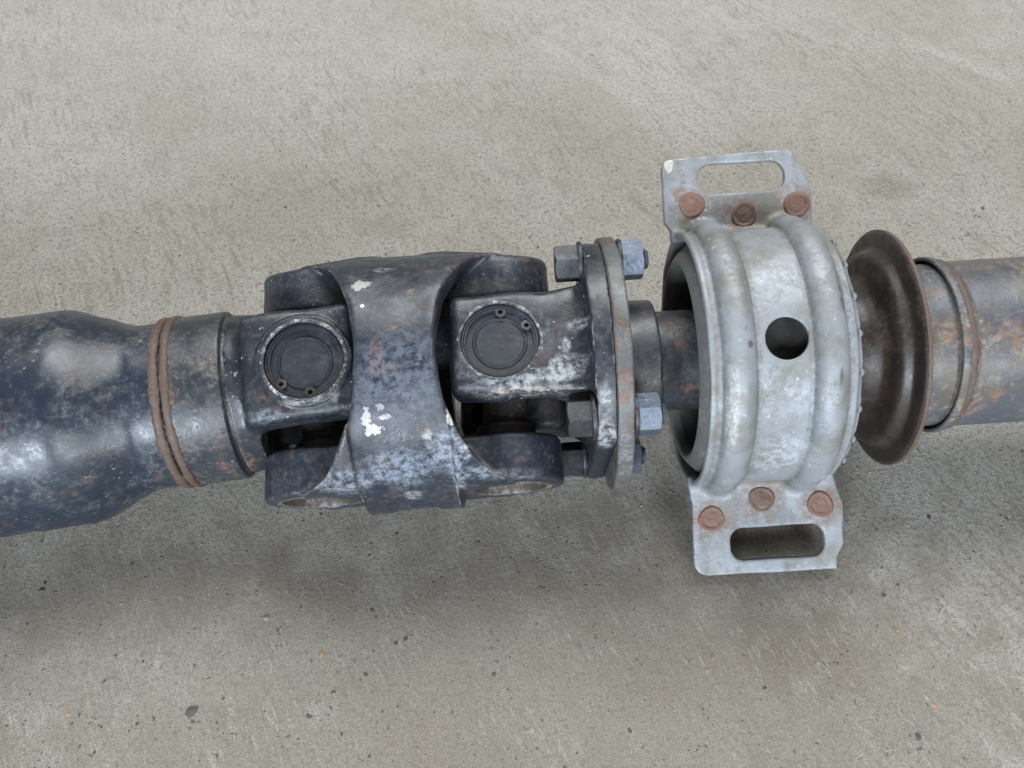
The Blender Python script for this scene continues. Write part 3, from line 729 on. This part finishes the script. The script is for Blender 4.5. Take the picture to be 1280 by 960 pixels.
STONES = [
    (333, 773, 6.5, 'grey', .6, 'smooth grey pebble lying on the concrete in front of the coupling yoke'), (402, 819, 5.5, 'orange', .5, 'brightest orange flake, on the concrete in front of the coupling yoke'),
    (52, 738, 6, 'dark', .6, 'larger of two black chips touching in the shadow of the large tube'), (56, 729, 4.5, 'dark', .6, 'smaller of two black chips touching in the shadow of the large tube'),
    (239, 889, 9, 'dark', .35, 'largest flat black flake on the concrete'), (495, 804, 5, 'dark', .5, 'flatter one of a close pair of black chips on open concrete'),
    (507, 799, 5.4, 'dark', .5, 'bigger one of a close pair of black chips on open concrete'), (457, 843, 5, 'dark', .4, DL), (617, 843, 5, 'dark', .4, DL), (386, 895, 6, 'dark', .35, DL),
    (1228, 260, 6.5, 'dark', .5, 'black triangular chip on the concrete behind the weathered tube'), (357, 259, 5, 'dark', .5, 'tiny black chip on the concrete behind the square-eared yoke'),
    (1161, 647, 5.5, 'dark', .5, 'small black chip on the concrete in front of the slinger plate'), (1105, 744, 5.5, 'dark', .5, 'small black chip on the concrete beside the lower slotted ear'), (1148, 921, 7, 'dark', .5, DL),
    (956, 860, 4.5, 'dark', .5, DL), (787, 913, 5, 'dark', .4, DL), (1122, 788, 5, 'orange', .5, OL), (1167, 882, 5.5, 'orange', .4, OL), (151, 755, 4, 'orange', .4, OL),
    (85, 893, 4.5, 'orange', .4, OL), (333, 920, 4, 'orange', .4, OL), (1023, 829, 4, 'orange', .4, OL), (165, 705, 5, 'dark', .4, 'black chip in the shadow beside the necked end of the large tube'), (465, 763, 4.5, 'dark', .5, DL)]
for i, (px, py, r, kind, flat, lb) in enumerate(STONES):
    x, y = ground_at(px, py)
    nm, ct, gp = {'grey': ('pebble', 'pebble', None), 'dark': ('stone_chip', 'stone chip', DG), 'orange': ('rust_flake', 'flake', OG)}[kind]
    me = stone_mesh(nm, r * (0.5 if r < 8 else 0.7), flat * 0.8, i + 1); me.materials.append(SM[kind])
    o = bpy.data.objects.new(nm, me); COL.objects.link(o)
    zmin = min(v.co.z for v in me.vertices)
    o.location = (x * S, y * S, -zmin - 0.0001); o.rotation_euler = (0, 0, i * 1.7)
    o['label'] = lb; o['category'] = ct
    if gp: o['group'] = gp
# fine grit
V = []; F = []; mi = []
for i in range(4200):
    px, py = random.uniform(-60, 1340), random.uniform(-40, 1000)
    x, y = ground_at(px, py); r = min(2.6, 0.6 + random.expovariate(2.0)); a = random.uniform(0, 6.28); b0 = len(V)
    for k in range(5):
        q = a + k * 1.2566; rr = r * random.uniform(0.6, 1.2)
        V.append((x + rr * math.cos(q), y + rr * math.sin(q), -0.3))
    V.append((x + r * .2, y, r * random.uniform(0.35, 0.8)))
    kind = random.choices((0, 1, 2), (0.6, 0.28, 0.12))[0]
    for k in range(5): F.append((b0 + k, b0 + (k + 1) % 5, b0 + 5)); mi.append(kind)
me = bpy.data.meshes.new('grit'); me.from_pydata([(p[0] * S, p[1] * S, p[2] * S) for p in V], [], F)
for k in ('dark', 'grey', 'orange'): me.materials.append(SM[k])
me.polygons.foreach_set('material_index', mi)
go = bpy.data.objects.new('grit', me); COL.objects.link(go); go['kind'] = 'stuff'; go['label'] = 'fine sandy grit scattered over the concrete'; go['category'] = 'grit'
